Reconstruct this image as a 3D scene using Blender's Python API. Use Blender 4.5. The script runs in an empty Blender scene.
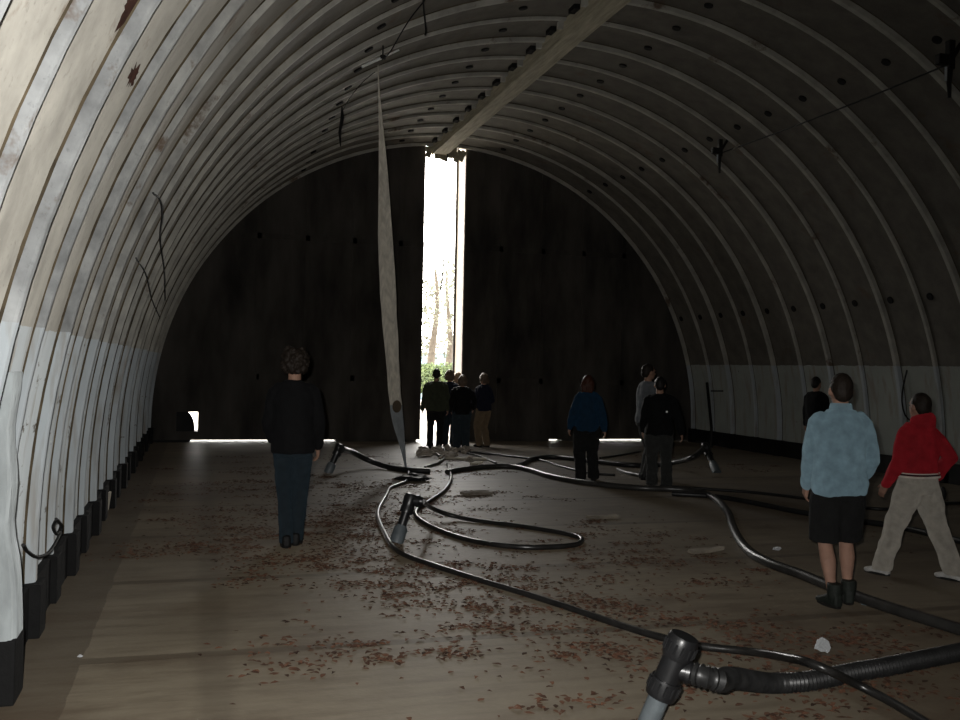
import bpy, bmesh, math, random
from mathutils import Vector, Matrix, noise
R0 = random.Random(7)
PI = math.pi
C = bpy.context.scene.collection
SC = bpy.context.scene

# ------------------------------------------------------------------ camera
F = 960.0; CX = 480.0; CY = 360.0
EYE = Vector((0, 0, 1.75))
yaw = math.radians(16.26); pitch = math.radians(0.45); roll = 0.02
fwd = Vector((math.sin(yaw)*math.cos(pitch), math.cos(yaw)*math.cos(pitch), math.sin(pitch)))
rgt = Vector((math.cos(yaw), -math.sin(yaw), 0))
upv = rgt.cross(fwd)
r2 = rgt*math.cos(roll) + upv*math.sin(roll)
u2 = upv*math.cos(roll) - rgt*math.sin(roll)
cam = bpy.data.objects.new('camera', bpy.data.cameras.new('camera'))
C.objects.link(cam)
cam.matrix_world = Matrix(((r2.x, u2.x, -fwd.x, EYE.x), (r2.y, u2.y, -fwd.y, EYE.y),
                           (r2.z, u2.z, -fwd.z, EYE.z), (0, 0, 0, 1)))
cam.data.sensor_width = 36; cam.data.lens = 36; cam.data.clip_start = 0.02; cam.data.clip_end = 400
SC.camera = cam

def ray(px, py):
    return (fwd + r2*((px-CX)/F) + u2*((CY-py)/F)).normalized()
def at(px, py, z=0.0):                       # point of the photo at height z
    d = ray(px, py); return EYE + d*((z-EYE.z)/d.z)
def at_y(px, py, Y):                         # point of the photo in the plane Y
    d = ray(px, py); return EYE + d*(Y/d.y)

# the shelter: a barrel vault on low kerbs
XC = 5.42; RL = 6.46; Z0 = 0.45; YB = -7.0; YE = 21.6; ZP = 1.92; ZK = 0.33
def arch(a, r=RL):                           # a = 0 left springing .. PI right springing
    return (XC - r*math.cos(a), Z0 + r*math.sin(a))
def at_arch(px, py, r=RL):
    d = ray(px, py); A = d.x*d.x + d.z*d.z
    ex, ez = EYE.x-XC, EYE.z-Z0
    B = 2*(ex*d.x + ez*d.z); Cc = ex*ex + ez*ez - r*r
    return EYE + d*((-B + math.sqrt(B*B-4*A*Cc))/(2*A))

# ------------------------------------------------------------------ materials
def mat(name, rough=0.7, metallic=0.0, spec=0.3):
    m = bpy.data.materials.new(name); m.use_nodes = True
    nt = m.node_tree; b = nt.nodes['Principled BSDF']
    b.inputs['Roughness'].default_value = rough; b.inputs['Metallic'].default_value = metallic
    b.inputs['Specular IOR Level'].default_value = spec
    if rough > 0.7: b.inputs['Diffuse Roughness'].default_value = 1.0
    return m, nt, b
def N(nt, t, **k):
    n = nt.nodes.new(t)
    for a, v in k.items(): setattr(n, a, v)
    return n
def noise_n(nt, vec, scale, detail=4, rough=0.55):
    n = N(nt, 'ShaderNodeTexNoise'); n.inputs['Scale'].default_value = scale
    n.inputs['Detail'].default_value = detail; n.inputs['Roughness'].default_value = rough
    if vec is not None: nt.links.new(vec, n.inputs['Vector'])
    return n.outputs['Fac']
def ramp(nt, fac, lo, hi, c0=(0,0,0,1), c1=(1,1,1,1)):
    r = N(nt, 'ShaderNodeValToRGB'); e = r.color_ramp.elements
    e[0].position = lo; e[0].color = c0; e[1].position = hi; e[1].color = c1
    nt.links.new(fac, r.inputs['Fac']); return r.outputs['Color']
def mixc(nt, fac, a, b):
    m = N(nt, 'ShaderNodeMix', data_type='RGBA')
    for i, v in ((0, fac), (6, a), (7, b)):
        if isinstance(v, (int, float)): m.inputs[i].default_value = v
        elif isinstance(v, tuple): m.inputs[i].default_value = v if len(v) == 4 else v + (1,)
        else: nt.links.new(v, m.inputs[i])
    return m.outputs[2]
def mth(nt, op, a, b=None, c=None):
    m = N(nt, 'ShaderNodeMath', operation=op)
    for i, v in enumerate((a, b, c)):
        if v is None: continue
        if isinstance(v, (int, float)): m.inputs[i].default_value = v
        else: nt.links.new(v, m.inputs[i])
    return m.outputs[0]
def coords(nt, scale=None):
    o = N(nt, 'ShaderNodeTexCoord').outputs['Object']
    if scale:
        mp = N(nt, 'ShaderNodeMapping'); mp.inputs['Scale'].default_value = scale
        nt.links.new(o, mp.inputs['Vector']); o = mp.outputs['Vector']
    return o
def bump(nt, b, h, strength=0.3, dist=0.02):
    n = N(nt, 'ShaderNodeBump'); n.inputs['Strength'].default_value = strength; n.inputs['Distance'].default_value = dist
    nt.links.new(h, n.inputs['Height']); nt.links.new(n.outputs[0], b.inputs['Normal'])
def plain(name, col, rough=0.7, var=0.25, scale=8, metallic=0.0, spec=0.3, bmp=0.0, stretch=None):
    m, nt, b = mat(name, rough, metallic, spec); v = coords(nt, stretch)
    f = ramp(nt, noise_n(nt, v, scale), 0.3, 0.7)
    dk = tuple(c*(1-var) for c in col); lt = tuple(min(1, c*(1+var)) for c in col)
    nt.links.new(mixc(nt, f, dk, lt), b.inputs['Base Color'])
    if bmp: bump(nt, b, noise_n(nt, v, scale*4), bmp)
    return m

def vault_mat(name, upper, lower, rust=0.55, flake=0.605, k0=0.66, k1=1.15, bare=None):  # bare: only the tone away from front left
    m, nt, b = mat(name, 0.75, 0, 0.25); v = coords(nt)
    s = N(nt, 'ShaderNodeSeparateXYZ'); nt.links.new(v, s.inputs[0])
    fine = noise_n(nt, v, 26, 5, 0.65); mid = noise_n(nt, v, 3.2, 5, 0.6); big = noise_n(nt, v, 0.5, 3)
    up = mixc(nt, ramp(nt, mid, 0.3, 0.75), tuple(c*k0 for c in upper), tuple(c*k1 for c in upper))
    up = mixc(nt, ramp(nt, fine, 0.58, 0.75), up, tuple(c*0.6 for c in upper))
    if bare:                                                  # blends from the upper tone at front left to the far tone beyond
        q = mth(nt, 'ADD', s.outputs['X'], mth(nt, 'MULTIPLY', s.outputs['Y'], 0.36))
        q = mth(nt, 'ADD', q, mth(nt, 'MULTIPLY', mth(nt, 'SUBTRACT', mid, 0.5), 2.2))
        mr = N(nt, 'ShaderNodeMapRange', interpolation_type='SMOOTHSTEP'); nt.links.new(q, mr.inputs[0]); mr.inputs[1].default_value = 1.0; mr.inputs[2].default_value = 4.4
        far_c = mixc(nt, ramp(nt, mid, 0.3, 0.75), tuple(c*0.7 for c in bare), tuple(c*1.2 for c in bare))
        up = mixc(nt, mr.outputs[0], up, far_c)
    rs = mth(nt, 'MULTIPLY', ramp(nt, noise_n(nt, v, 1.7, 6, 0.7), 0.60, 0.68), rust)
    up = mixc(nt, rs, up, (0.12, 0.075, 0.045))
    lo = mixc(nt, ramp(nt, noise_n(nt, v, 1.3, 4), 0.35, 0.7), tuple(c*0.86 for c in lower), tuple(c*1.06 for c in lower))
    vs = coords(nt, (9, 9, 1.1))
    lo = mixc(nt, mth(nt, 'MULTIPLY', ramp(nt, noise_n(nt, vs, 0.9, 4), 0.52, 0.70), 0.75), lo, (0.27, 0.23, 0.18))
    # flaked-off paint lets the dark plaster show
    fl = ramp(nt, noise_n(nt, coords(nt, (1, 1.0, 2.2)), 3.3, 6, 0.7), flake, flake+0.025)
    lo = mixc(nt, fl, lo, (0.17, 0.155, 0.135))
    edge = mth(nt, 'ADD', s.outputs['Z'], mth(nt, 'MULTIPLY', mth(nt, 'SUBTRACT', mid, 0.5), 0.05))
    col = mixc(nt, mth(nt, 'GREATER_THAN', edge, ZP), lo, up)
    nt.links.new(col, b.inputs['Base Color'])
    bump(nt, b, mid, 0.25, 0.03)
    return m
M = {}
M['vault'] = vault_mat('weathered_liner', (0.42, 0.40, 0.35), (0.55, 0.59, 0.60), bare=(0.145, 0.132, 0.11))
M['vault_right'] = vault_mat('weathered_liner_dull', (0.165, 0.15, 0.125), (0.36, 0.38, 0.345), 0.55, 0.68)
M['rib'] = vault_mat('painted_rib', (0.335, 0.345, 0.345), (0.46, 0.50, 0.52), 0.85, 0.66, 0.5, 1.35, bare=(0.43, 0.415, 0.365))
M['kerb'] = plain('tarred_kerb', (0.005, 0.005, 0.005), 0.85, 0.4, 6, bmp=0.3)
M['hole'] = plain('dark_socket', (0.008, 0.007, 0.007), 0.9, 0.2)
M['joint'] = plain('rusty_joint', (0.085, 0.066, 0.040), 0.9, 0.6, 5)
M['plaster'] = plain('white_plaster', (0.37, 0.40, 0.405), 0.9, 0.28, 7, bmp=0.4, stretch=(1, 1, 0.35))
M['rust'] = plain('rust_hole', (0.035, 0.014, 0.009), 0.95, 0.5, 20)
M['beam'] = plain('weathered_timber', (0.40, 0.36, 0.26), 0.8, 0.3, 5, bmp=0.3, stretch=(4, 0.4, 4))
M['door'] = plain('blackened_steel', (0.065, 0.058, 0.050), 0.8, 0.6, 1.6, spec=0.15, stretch=(1, 1, 0.3))
M['door_edge'] = plain('pale_painted_steel', (0.20, 0.165, 0.13), 0.7, 0.12, 3)
M['concrete'] = plain('concrete', (0.30, 0.29, 0.27), 0.9, 0.3, 7, bmp=0.4)
M['rubble'] = plain('plaster_rubble', (0.34, 0.30, 0.25), 0.9, 0.4, 9, bmp=0.4)
M['pipe'] = plain('grey_plastic_pipe', (0.12, 0.14, 0.15), 0.45, 0.2, 12, spec=0.5)
M['fitting'] = plain('black_plastic_fitting', (0.014, 0.014, 0.015), 0.33, 0.3, 12, spec=0.6)
M['hose'] = plain('black_rubber_hose', (0.018, 0.018, 0.018), 0.38, 0.4, 12, spec=0.5)
M['hose_grey'] = plain('worn_grey_hose', (0.045, 0.043, 0.04), 0.32, 0.3, 8, spec=0.5)
M['hose_pale'] = plain('dusty_hose', (0.022, 0.021, 0.02), 0.28, 0.4, 8, spec=0.7)
M['cable'] = plain('black_cable', (0.012, 0.012, 0.012), 0.6, 0.3)
M['cloth'] = plain('dusty_white_cloth', (0.60, 0.56, 0.48), 0.9, 0.22, 3.5, bmp=0.4, stretch=(5, 5, 0.7))
M['cloth_grey'] = plain('grey_cloth_hem', (0.27, 0.29, 0.30), 0.9, 0.2, 5)
M['cloth_stain'] = plain('brown_stain_patch', (0.10, 0.075, 0.05), 0.9, 0.3, 5)
M['lamp'] = plain('white_batten', (0.85, 0.85, 0.83), 0.5, 0.1)
M['iron'] = plain('black_iron', (0.012, 0.011, 0.010), 0.6, 0.3)
M['paper'] = plain('white_paper', (0.42, 0.43, 0.44), 0.8, 0.1)
M['bluebit'] = plain('pale_blue_plastic', (0.35, 0.48, 0.58), 0.5, 0.1)
M['bark'] = plain('bark', (0.055, 0.045, 0.034), 0.95, 0.35, 9, bmp=0.5)
M['wheel'] = plain('black_tyre', (0.012, 0.012, 0.012), 0.7, 0.3)
M['block'] = plain('dusty_block', (0.50, 0.46, 0.38), 0.9, 0.15)
M['dusty'] = plain('dusty_board', (0.19, 0.165, 0.13), 0.9, 0.3, 9)
M['hut_roof'] = plain('white_roof_sheet', (0.85, 0.85, 0.85), 0.5, 0.05)
M['hut_wall'] = plain('blue_grey_boards', (0.16, 0.22, 0.25), 0.8, 0.15)

def leaf_mat(name, c0, c1):
    m, nt, b = mat(name, 0.85, 0, 0.2)
    g = N(nt, 'ShaderNodeNewGeometry').outputs['Random Per Island']
    nt.links.new(ramp(nt, g, 0.0, 1.0, c0+(1,), c1+(1,)), b.inputs['Base Color'])
    return m
M['litter'] = leaf_mat('dead_leaves', (0.024, 0.014, 0.010), (0.115, 0.056, 0.034))
M['foliage'] = leaf_mat('spring_leaves', (0.016, 0.028, 0.008), (0.085, 0.11, 0.04))
M['foliage_pale'] = leaf_mat('pale_leaves', (0.050, 0.055, 0.036), (0.105, 0.10, 0.075))

def floor_mat():
    m, nt, b = mat('dirty_concrete_floor', 0.58, 0, 0.35); b.inputs['Diffuse Roughness'].default_value = 1.0; v = coords(nt)
    s = N(nt, 'ShaderNodeSeparateXYZ'); nt.links.new(v, s.inputs[0])
    X, Y = s.outputs['X'], s.outputs['Y']
    big = noise_n(nt, v, 0.32, 4, 0.6); mid = noise_n(nt, v, 1.6, 6, 0.65); fine = noise_n(nt, v, 22, 5, 0.7)
    col = mixc(nt, ramp(nt, big, 0.34, 0.66), (0.0731, 0.0569, 0.0392), (0.1463, 0.1207, 0.0840))
    col = mixc(nt, mth(nt, 'MULTIPLY', ramp(nt, mid, 0.52, 0.68), 0.5), col, (0.0536, 0.0387, 0.0264))
    col = mixc(nt, mth(nt, 'MULTIPLY', ramp(nt, fine, 0.5, 0.8), 0.35), col, (0.1755, 0.1503, 0.1081))
    # cleaner grey slabs on the near left side
    wob = mth(nt, 'MULTIPLY', mth(nt, 'SUBTRACT', mid, 0.5), 0.35)
    d1 = mth(nt, 'ADD', Y, wob)
    clean = mth(nt, 'MULTIPLY', mth(nt, 'LESS_THAN', mth(nt, 'ADD', d1, mth(nt, 'MULTIPLY', X, 0.35)), 8.8), mth(nt, 'LESS_THAN', X, 3.4))
    col = mixc(nt, mth(nt, 'MULTIPLY', clean, 0.38), col, (0.1365, 0.1207, 0.0900))
    # slab joints, and a painted shadow strip by the left wall
    jy = mth(nt, 'ABSOLUTE', mth(nt, 'SUBTRACT', mth(nt, 'FRACT', mth(nt, 'DIVIDE', mth(nt, 'ADD', Y, 0.02), 2.05)), 0.93))
    jl = mth(nt, 'LESS_THAN', jy, mth(nt, 'ADD', 0.012, mth(nt, 'MULTIPLY', mid, 0.03)))
    jx = mth(nt, 'ABSOLUTE', mth(nt, 'SUBTRACT', mth(nt, 'ADD', X, mth(nt, 'MULTIPLY', wob, 0.5)), 0.12))
    mj = N(nt, 'ShaderNodeMapRange', interpolation_type='SMOOTHSTEP'); nt.links.new(jx, mj.inputs[0]); mj.inputs[1].default_value = 0.15; mj.inputs[2].default_value = 0.05; jl2 = mj.outputs[0]
    wall_shade = mth(nt, 'LESS_THAN', mth(nt, 'ADD', X, mth(nt, 'MULTIPLY', wob, 0.2)), -0.62)  # shadow at the foot of the left wall, put into the floor colour
    j = mth(nt, 'MAXIMUM', mth(nt, 'MULTIPLY', jl, 0.55), mth(nt, 'MULTIPLY', jl2, 0.30))
    j = mth(nt, 'MAXIMUM', j, mth(nt, 'MULTIPLY', wall_shade, 0.5))
    col = mixc(nt, j, col, (0.0366, 0.0282, 0.0200))
    # earth trodden in where the leaves gather
    dirt = ramp(nt, noise_n(nt, coords(nt, (0.5, 1.2, 1)), 1.1, 6, 0.7), 0.50, 0.66)
    col = mixc(nt, mth(nt, 'MULTIPLY', dirt, 0.5), col, (0.0488, 0.0310, 0.0192))
    grain = ramp(nt, noise_n(nt, coords(nt, (0.7, 5.5, 1)), 1.3, 6, 0.72), 0.46, 0.66)
    col = mixc(nt, mth(nt, 'MULTIPLY', grain, 0.42), col, (0.0445, 0.0317, 0.0209))
    nt.links.new(col, b.inputs['Base Color']); bump(nt, b, mid, 0.35, 0.03)
    return m
M['floor'] = floor_mat()
M['ground'] = plain('sandy_ground', (0.45, 0.42, 0.36), 0.95, 0.15, 2)

# ------------------------------------------------------------------ mesh helpers
def add_box(bm, c, s, rot=None):
    vs = bmesh.ops.create_cube(bm, size=1)['verts']
    for v in vs:
        p = Vector((v.co.x*s[0], v.co.y*s[1], v.co.z*s[2]))
        if rot is not None: p = rot @ p
        v.co = p + Vector(c)
    return vs
def ring_pts(c, d, r, n, ref=None, ry=None):
    d = d.normalized(); ref = ref or (Vector((0, 0, 1)) if abs(d.z) < 0.9 else Vector((1, 0, 0)))
    a = d.cross(ref).normalized(); b = a.cross(d).normalized(); ry = ry or r
    return [c + a*(r*math.cos(2*PI*i/n)) + b*(ry*math.sin(2*PI*i/n)) for i in range(n)]
def loft(bm, rings, close=True):
    R = [[bm.verts.new(p) for p in r] for r in rings]; n = len(R[0])
    for A, B in zip(R, R[1:]):
        for i in range(n): bm.faces.new((A[i], A[(i+1) % n], B[(i+1) % n], B[i]))
    if close:
        bm.faces.new(R[0][::-1]); bm.faces.new(R[-1])
def add_tube(bm, pts, rad, n=10, soft=False):
    pts = [Vector(p) for p in pts]; k = len(pts)
    if not isinstance(rad, (list, tuple)): rad = [rad]*k
    ds = [(pts[min(i+1, k-1)] - pts[max(i-1, 0)]).normalized() for i in range(k)]
    a = ds[0].orthogonal().normalized(); rings = []
    for i in range(k):
        a = (a - ds[i]*a.dot(ds[i])).normalized(); b = ds[i].cross(a)
        def rg(c, r): return [c + a*(r*math.cos(2*PI*j/n)) + b*(r*math.sin(2*PI*j/n)) for j in range(n)]
        if soft and i == 0:
            for q in (0.95, 0.6): rings.append(rg(pts[0]-ds[0]*rad[0]*q*0.95, rad[0]*math.sqrt(1-q*q)))
        rings.append(rg(pts[i], rad[i]))
        if soft and i == k-1:
            for q in (0.6, 0.95): rings.append(rg(pts[i]+ds[i]*rad[i]*q*0.95, rad[i]*math.sqrt(1-q*q)))
    loft(bm, rings)
def add_ell(bm, c, r, seg=16, rings=10, rot=None):
    vs = bmesh.ops.create_uvsphere(bm, u_segments=seg, v_segments=rings, radius=1)['verts']
    for v in vs:
        p = Vector((v.co.x*r[0], v.co.y*r[1], v.co.z*r[2]))
        if rot is not None: p = rot @ p
        v.co = p + Vector(c)
def catmull(P, step=0.06):
    P = [Vector(p) for p in P]; Q = [2*P[0]-P[1]] + P + [2*P[-1]-P[-2]]; out = []
    for i in range(1, len(Q)-2):
        p0, p1, p2, p3 = Q[i-1:i+3]; n = max(2, int((p2-p1).length/step))
        for k in range(n):
            t = k/n
            out.append(0.5*((2*p1) + (p2-p0)*t + (2*p0-5*p1+4*p2-p3)*t*t + (3*p1-p0-3*p2+p3)*t**3))
    out.append(P[-1]); return out
def link_mesh(name, me, m, parent=None):
    o = bpy.data.objects.new(name, me); C.objects.link(o)
    for mm in (m if isinstance(m, list) else [m]): me.materials.append(mm)
    if parent is not None: o.parent = parent
    return o
def obj(name, bm, m, parent=None, smooth=False, bevel=0):
    if bevel: bmesh.ops.bevel(bm, geom=bm.edges[:], offset=bevel, segments=2, affect='EDGES', profile=0.6)
    bmesh.ops.recalc_face_normals(bm, faces=bm.faces[:])
    if smooth:
        for f in bm.faces: f.smooth = True
        for e in bm.edges:
            if len(e.link_faces) == 2 and e.calc_face_angle(0) > 0.9: e.smooth = False
    me = bpy.data.meshes.new(name); bm.to_mesh(me); bm.free()
    return link_mesh(name, me, m, parent)
def tag(o, label=None, cat=None, group=None, kind=None):
    for k, v in (('label', label), ('category', cat), ('group', group), ('kind', kind)):
        if v: o[k] = v
    return o
def thing(name, label, cat, loc=(0, 0, 0), rotz=0, group=None):
    o = bpy.data.objects.new(name, None); C.objects.link(o); o.empty_display_size = 0.1
    o.location = loc; o.rotation_euler = (0, 0, rotz)
    return tag(o, label, cat, group)
def struct(name, bm, m, label, cat, parent=None, **k):
    o = obj(name, bm, m, parent, **k)
    if parent is None: tag(o, label, cat, kind='structure')
    return o
BM = bmesh.new

# ------------------------------------------------------------------ the shelter
bm = BM(); add_box(bm, (XC, (YB+YE+0.75)/2, -0.15), (15.5, YE+0.75-YB, 0.30))
struct('floor', bm, M['floor'], 'dirty concrete slab floor of the shelter strewn with leaves', 'floor')
bm = BM(); add_box(bm, (XC, 80, -0.17), (160, 115.25, 0.30))
struct('ground', bm, M['ground'], 'bright sandy ground outside beyond the open doors', 'ground')

aP = math.asin((ZP-Z0)/RL)
def shell(a0, a1, n, low=None):
    bm = BM(); A = [arch(a0+(a1-a0)*i/n) for i in range(n+1)]; B = [arch(a0+(a1-a0)*i/n, RL+0.35) for i in range(n+1)]
    if low == 'L': A = [(arch(0)[0], ZK)] + A; B = [(arch(0)[0]-0.35, ZK)] + B
    if low == 'R': A = A + [(arch(PI)[0], ZK)]; B = B + [(arch(PI)[0]+0.35, ZK)]
    prof = A + B[::-1]
    ys = [YB + (YE-YB)*k/30 for k in range(31)]
    loft(bm, [[Vector((x, y, z)) for x, z in prof] for y in ys])
    return bm
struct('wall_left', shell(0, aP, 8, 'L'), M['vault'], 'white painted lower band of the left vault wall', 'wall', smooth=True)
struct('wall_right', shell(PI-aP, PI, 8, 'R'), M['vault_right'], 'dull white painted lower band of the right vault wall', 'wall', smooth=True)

bm = shell(aP, PI-aP, 48)
for f in bm.faces: f.smooth = False
RIB = 0.93; Y_FIRST = 21.52
ribs_y = [Y_FIRST - RIB*k for k in range(30) if Y_FIRST - RIB*k > YB+0.3]
def ceiling_sockets(bm):
    # rows of dark anchor sockets between the ribs
    for a in (math.acos(1.19/RL), PI-math.acos(1.19/RL), PI-math.asin(2.6/RL), PI-math.acos(3.35/RL), math.acos(3.35/RL)):
        for y in ribs_y:
            x, z = arch(a, RL-0.012); d = Vector((math.cos(a), 0, -math.sin(a)))
            so = 0.27 if z < 4 else 0.44
            if y-so < YB+0.2: continue
            c = Vector((x, y-so, z))
            n0 = len(bm.faces)
            add_tube(bm, [c-d*0.03, c+d*0.014], [0.066, 0.062], 12)
            bm.faces.ensure_lookup_table()
            for f in bm.faces[n0:]: f.material_index = 1
ceiling_sockets(bm)
def rust_holes(bm):
    rr = random.Random(8)
    for px, py, q in ((130, 8, .10), (133, 75, .055), (143, 127, .04), (242, 110, .10)):
        c0 = at_arch(px, py, RL-0.004); a0 = math.atan2(c0.z-Z0, XC-c0.x); vs = []
        for k in range(26):
            t = 2*PI*k/26; rad = q*rr.uniform(.45, 1.2); a = a0+rad*math.sin(t)*1.3/RL; x, z = arch(a, RL-0.006); vs.append(bm.verts.new((x, c0.y+2.2*rad*math.cos(t), z)))
        f = bm.faces.new(vs); f.material_index = 2
rust_holes(bm)
# stains of rust where the lining has gone near the camera
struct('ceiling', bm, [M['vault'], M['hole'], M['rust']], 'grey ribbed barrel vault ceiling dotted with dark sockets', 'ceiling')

for side, sx in (('left', -1), ('right', 1)):
    bm = BM(); x0 = XC + sx*(RL+0.12); add_box(bm, (x0, (YB+YE)/2, ZK/2), (0.34, YE-YB, ZK))
    struct('baseboard_'+side, bm, M['kerb'], 'black tarred kerb along the foot of the %s wall' % side, 'kerb')

for k, y in enumerate(ribs_y):
    p = 0.070 if k % 2 == 0 else 0.048
    wb, wt = (0.080, 0.046) if k % 2 == 0 else (0.060, 0.034)
    jit = R0.uniform(-0.025, 0.025)
    n = 72; rings = []
    st = [('s', ZK, -1)] + [('a', PI*i/n) for i in range(n+1)] + [('s', ZK, 1)]
    for s in st:
        if s[0] == 's':
            x = XC + s[2]*RL; z = s[1]; d = Vector((-s[2], 0, 0)); a = 0
        else:
            a = s[1]; x, z = arch(a); d = Vector((math.cos(a), 0, -math.sin(a)))
        wv = 0.010*noise.noise(Vector((a*3.1, k*7.7, 0))) ; base = Vector((x, y+jit+wv*1.5, z)); pp = p + wv
        rings.append([base - d*0.03 + Vector((0, -wb, 0)), base + d*(pp*0.22) + Vector((0, -wb*0.92, 0)), base + d*(pp*0.82) + Vector((0, -wt*1.08, 0)), base + d*pp + Vector((0, -wt*0.8, 0)),
                      base + d*pp + Vector((0, wt*0.8, 0)), base + d*(pp*0.82) + Vector((0, wt*1.08, 0)), base + d*(pp*0.22) + Vector((0, wb*0.92, 0)), base - d*0.03 + Vector((0, wb, 0))])
    bm = BM(); loft(bm, rings); bm.verts.index_update()
    for f in bm.faces:
        if len(f.verts) == 4:
            ii = sorted(v.index % 8 for v in f.verts)
            if ii[0] == 0 and ii[-1] == 1 or ii[0] == 6 and ii[-1] == 7: f.material_index = 1
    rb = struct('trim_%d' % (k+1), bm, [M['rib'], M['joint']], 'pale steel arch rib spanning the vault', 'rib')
    for sx in (-1, 1):
        bm = BM(); add_box(bm, (XC+sx*(RL-p/2-0.02), y+jit, ZK/2+0.004), (p+0.05, 0.24, ZK+0.008))
        obj('rib_foot', bm, M['kerb'], rb, bevel=0.012)

    if k == 17:                                               # thick plaster casing round the foot of the nearest rib in view
        bm = BM(); rings = []
        for q in range(15):
            z = ZK + 1.35*q/14; x = XC - math.sqrt(max(0, RL*RL-(z-Z0)**2)) if z > Z0 else XC-RL
            pp = (0.175 if z < 0.5 else 0.175-0.155*((z-0.5)/1.18)**1.0) + 0.018*noise.noise(Vector((z*4, 1, 2))); ww = 0.13 + 0.02*noise.noise(Vector((z*3, 7, 1))); yc = 5.42
            rings.append([Vector((x-0.03, yc-ww-.02, z)), Vector((x+pp*.9, yc-ww, z)), Vector((x+pp, yc-ww*.7, z)), Vector((x+pp, yc+ww*.7, z)), Vector((x+pp*.9, yc+ww, z)), Vector((x-0.03, yc+ww+.02, z))])
        loft(bm, rings); obj('plaster_casing', bm, M['plaster'], rb)
        bm = BM(); add_box(bm, (XC-RL+0.07, 5.42, ZK/2+0.003), (0.22, 0.27, ZK+0.006)); obj('rib_foot', bm, M['kerb'], rb, bevel=0.015)

# timber duct at the crown
bm = BM()
ys = [YB + (YE-0.15-YB)*i/60 for i in range(61)]
rings = []
for i, y in enumerate(ys):
    w = 0.165 + 0.012*noise.noise(Vector((0, y*1.3, 3))); zt = Z0+RL-0.02; zb = Z0+RL-0.27 + 0.012*noise.noise(Vector((4, y*0.9, 1)))
    xo = 5.20 + 0.01*noise.noise(Vector((9, y*0.7, 1)))
    rings.append([Vector((xo-w, y, zt)), Vector((xo+w, y, zt)), Vector((xo+w, y, zb)), Vector((xo-w, y, zb))])
loft(bm, rings)
duct = struct('trim_40', bm, M['beam'], 'pale boxed timber duct running along the crown of the vault', 'beam')
for y in ribs_y:
    bm = BM(); add_box(bm, (5.02, y+0.46, Z0+RL-0.05), (0.16, 0.22, 0.07)); obj('recess_box', bm, M['hole'], duct)
    bm = BM(); add_box(bm, (5.01, y+0.10, Z0+RL-0.09), (0.10, 0.08, 0.10)); obj('bracket', bm, M['rib'], duct)

# rear wall behind the camera
bm = BM(); add_box(bm, (XC, YB-0.15, 3.7), (14.2, 0.3, 7.6))
struct('wall_back', bm, M['concrete'], 'concrete end wall behind the viewer', 'wall')

# ------------------------------------------------------------------ the two thick sliding doors
DT = 0.70; YD = YE + 0.012; ZB = 0.065; ZT = 7.5
XL1 = 4.90; XR0 = 5.86
hx0, hz0 = at_y(176, 430, YD).x, 0.30
hx1, hz1 = at_y(198, 412, YD).x, at_y(198, 412, YD).z
def door_panels(bm, xs, zs, skip=()):
    for i in range(len(xs)-1):
        for j in range(len(zs)-1):
            if (i, j) in skip: continue
            add_box(bm, ((xs[i]+xs[i+1])/2, YD+DT/2, (zs[j]+zs[j+1])/2), (xs[i+1]-xs[i], DT, zs[j+1]-zs[j]))
def stiffeners(bm, x0, x1):
    x = x0+0.6
    while x < x1-0.3:
        add_box(bm, (x, YD-0.025, 3.7), (0.09, 0.05, 7.0)); x += 1.05
bm = BM(); door_panels(bm, [-2.0, hx0, hx1, XL1], [ZB, 0.24, hz1, ZT], {(1, 1)})
d1 = struct('door_1', bm, M['door'], 'blackened left leaf of the big shelter door', 'door')
bm = BM(); stiffeners(bm, 0.6, XL1-0.2); add_box(bm, ((0.8+XL1)/2, YD-0.025, 4.55), (XL1-0.8, 0.05, 0.12)); add_box(bm, ((1.2+XL1)/2, YD-0.025, 1.45), (XL1-1.2, 0.05, 0.12))
obj('stiffener', bm, M['door'], d1)
wc = at_y(170.5, 431, YD+0.3)
bm = BM(); wr_ = 0.50
loft(bm, [ring_pts(Vector((wc.x, YD+yy, 0.31)), Vector((0, 1, 0)), wr_*s, 40) for yy, s in ((0.16, 0.9), (0.20, 1), (0.40, 1), (0.44, 0.9))])
wo = obj('guide_wheel', bm, M['wheel'], d1, smooth=True)
bm = BM(); add_box(bm, (wc.x-0.05, YD+0.30, 0.62), (0.16, 0.36, 0.50)); obj('wheel_bracket', bm, M['door'], d1)
for x in (XL1-0.35,):
    bm = BM(); add_box(bm, (x, YD+0.45, ZB/2), (0.16, 0.34, ZB)); obj('floor_roller', bm, M['door'], d1)

bm = BM(); door_panels(bm, [XR0+0.03, 12.9], [ZB, ZT])
d2 = struct('door_2', bm, M['door'], 'blackened right leaf of the big shelter door', 'door')
bm = BM(); stiffeners(bm, XR0+0.3, 10.8); add_box(bm, (8.5, YD-0.025, 4.55), (5.0, 0.05, 0.12)); add_box(bm, (8.6, YD-0.025, 1.45), (5.2, 0.05, 0.12))
obj('stiffener', bm, M['door'], d2)
bm = BM(); add_box(bm, (XR0+0.015, YD+DT/2, (ZB+ZT)/2), (0.03, DT, ZT-ZB)); obj('edge_plate', bm, M['door_edge'], d2)
bm = BM(); add_box(bm, (XR0-0.02, YD+DT-0.03, (ZB+ZT)/2), (0.05, 0.05, ZT-ZB)); obj('edge_flange', bm, M['door'], d2)
xa, xb = at_y(566, 442, YD).x, at_y(592, 442, YD).x
bm = BM(); add_box(bm, ((xa+xb)/2, YD+0.45, ZB/2), (xb-xa, 0.34, ZB)); obj('floor_roller', bm, M['door'], d2)
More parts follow.
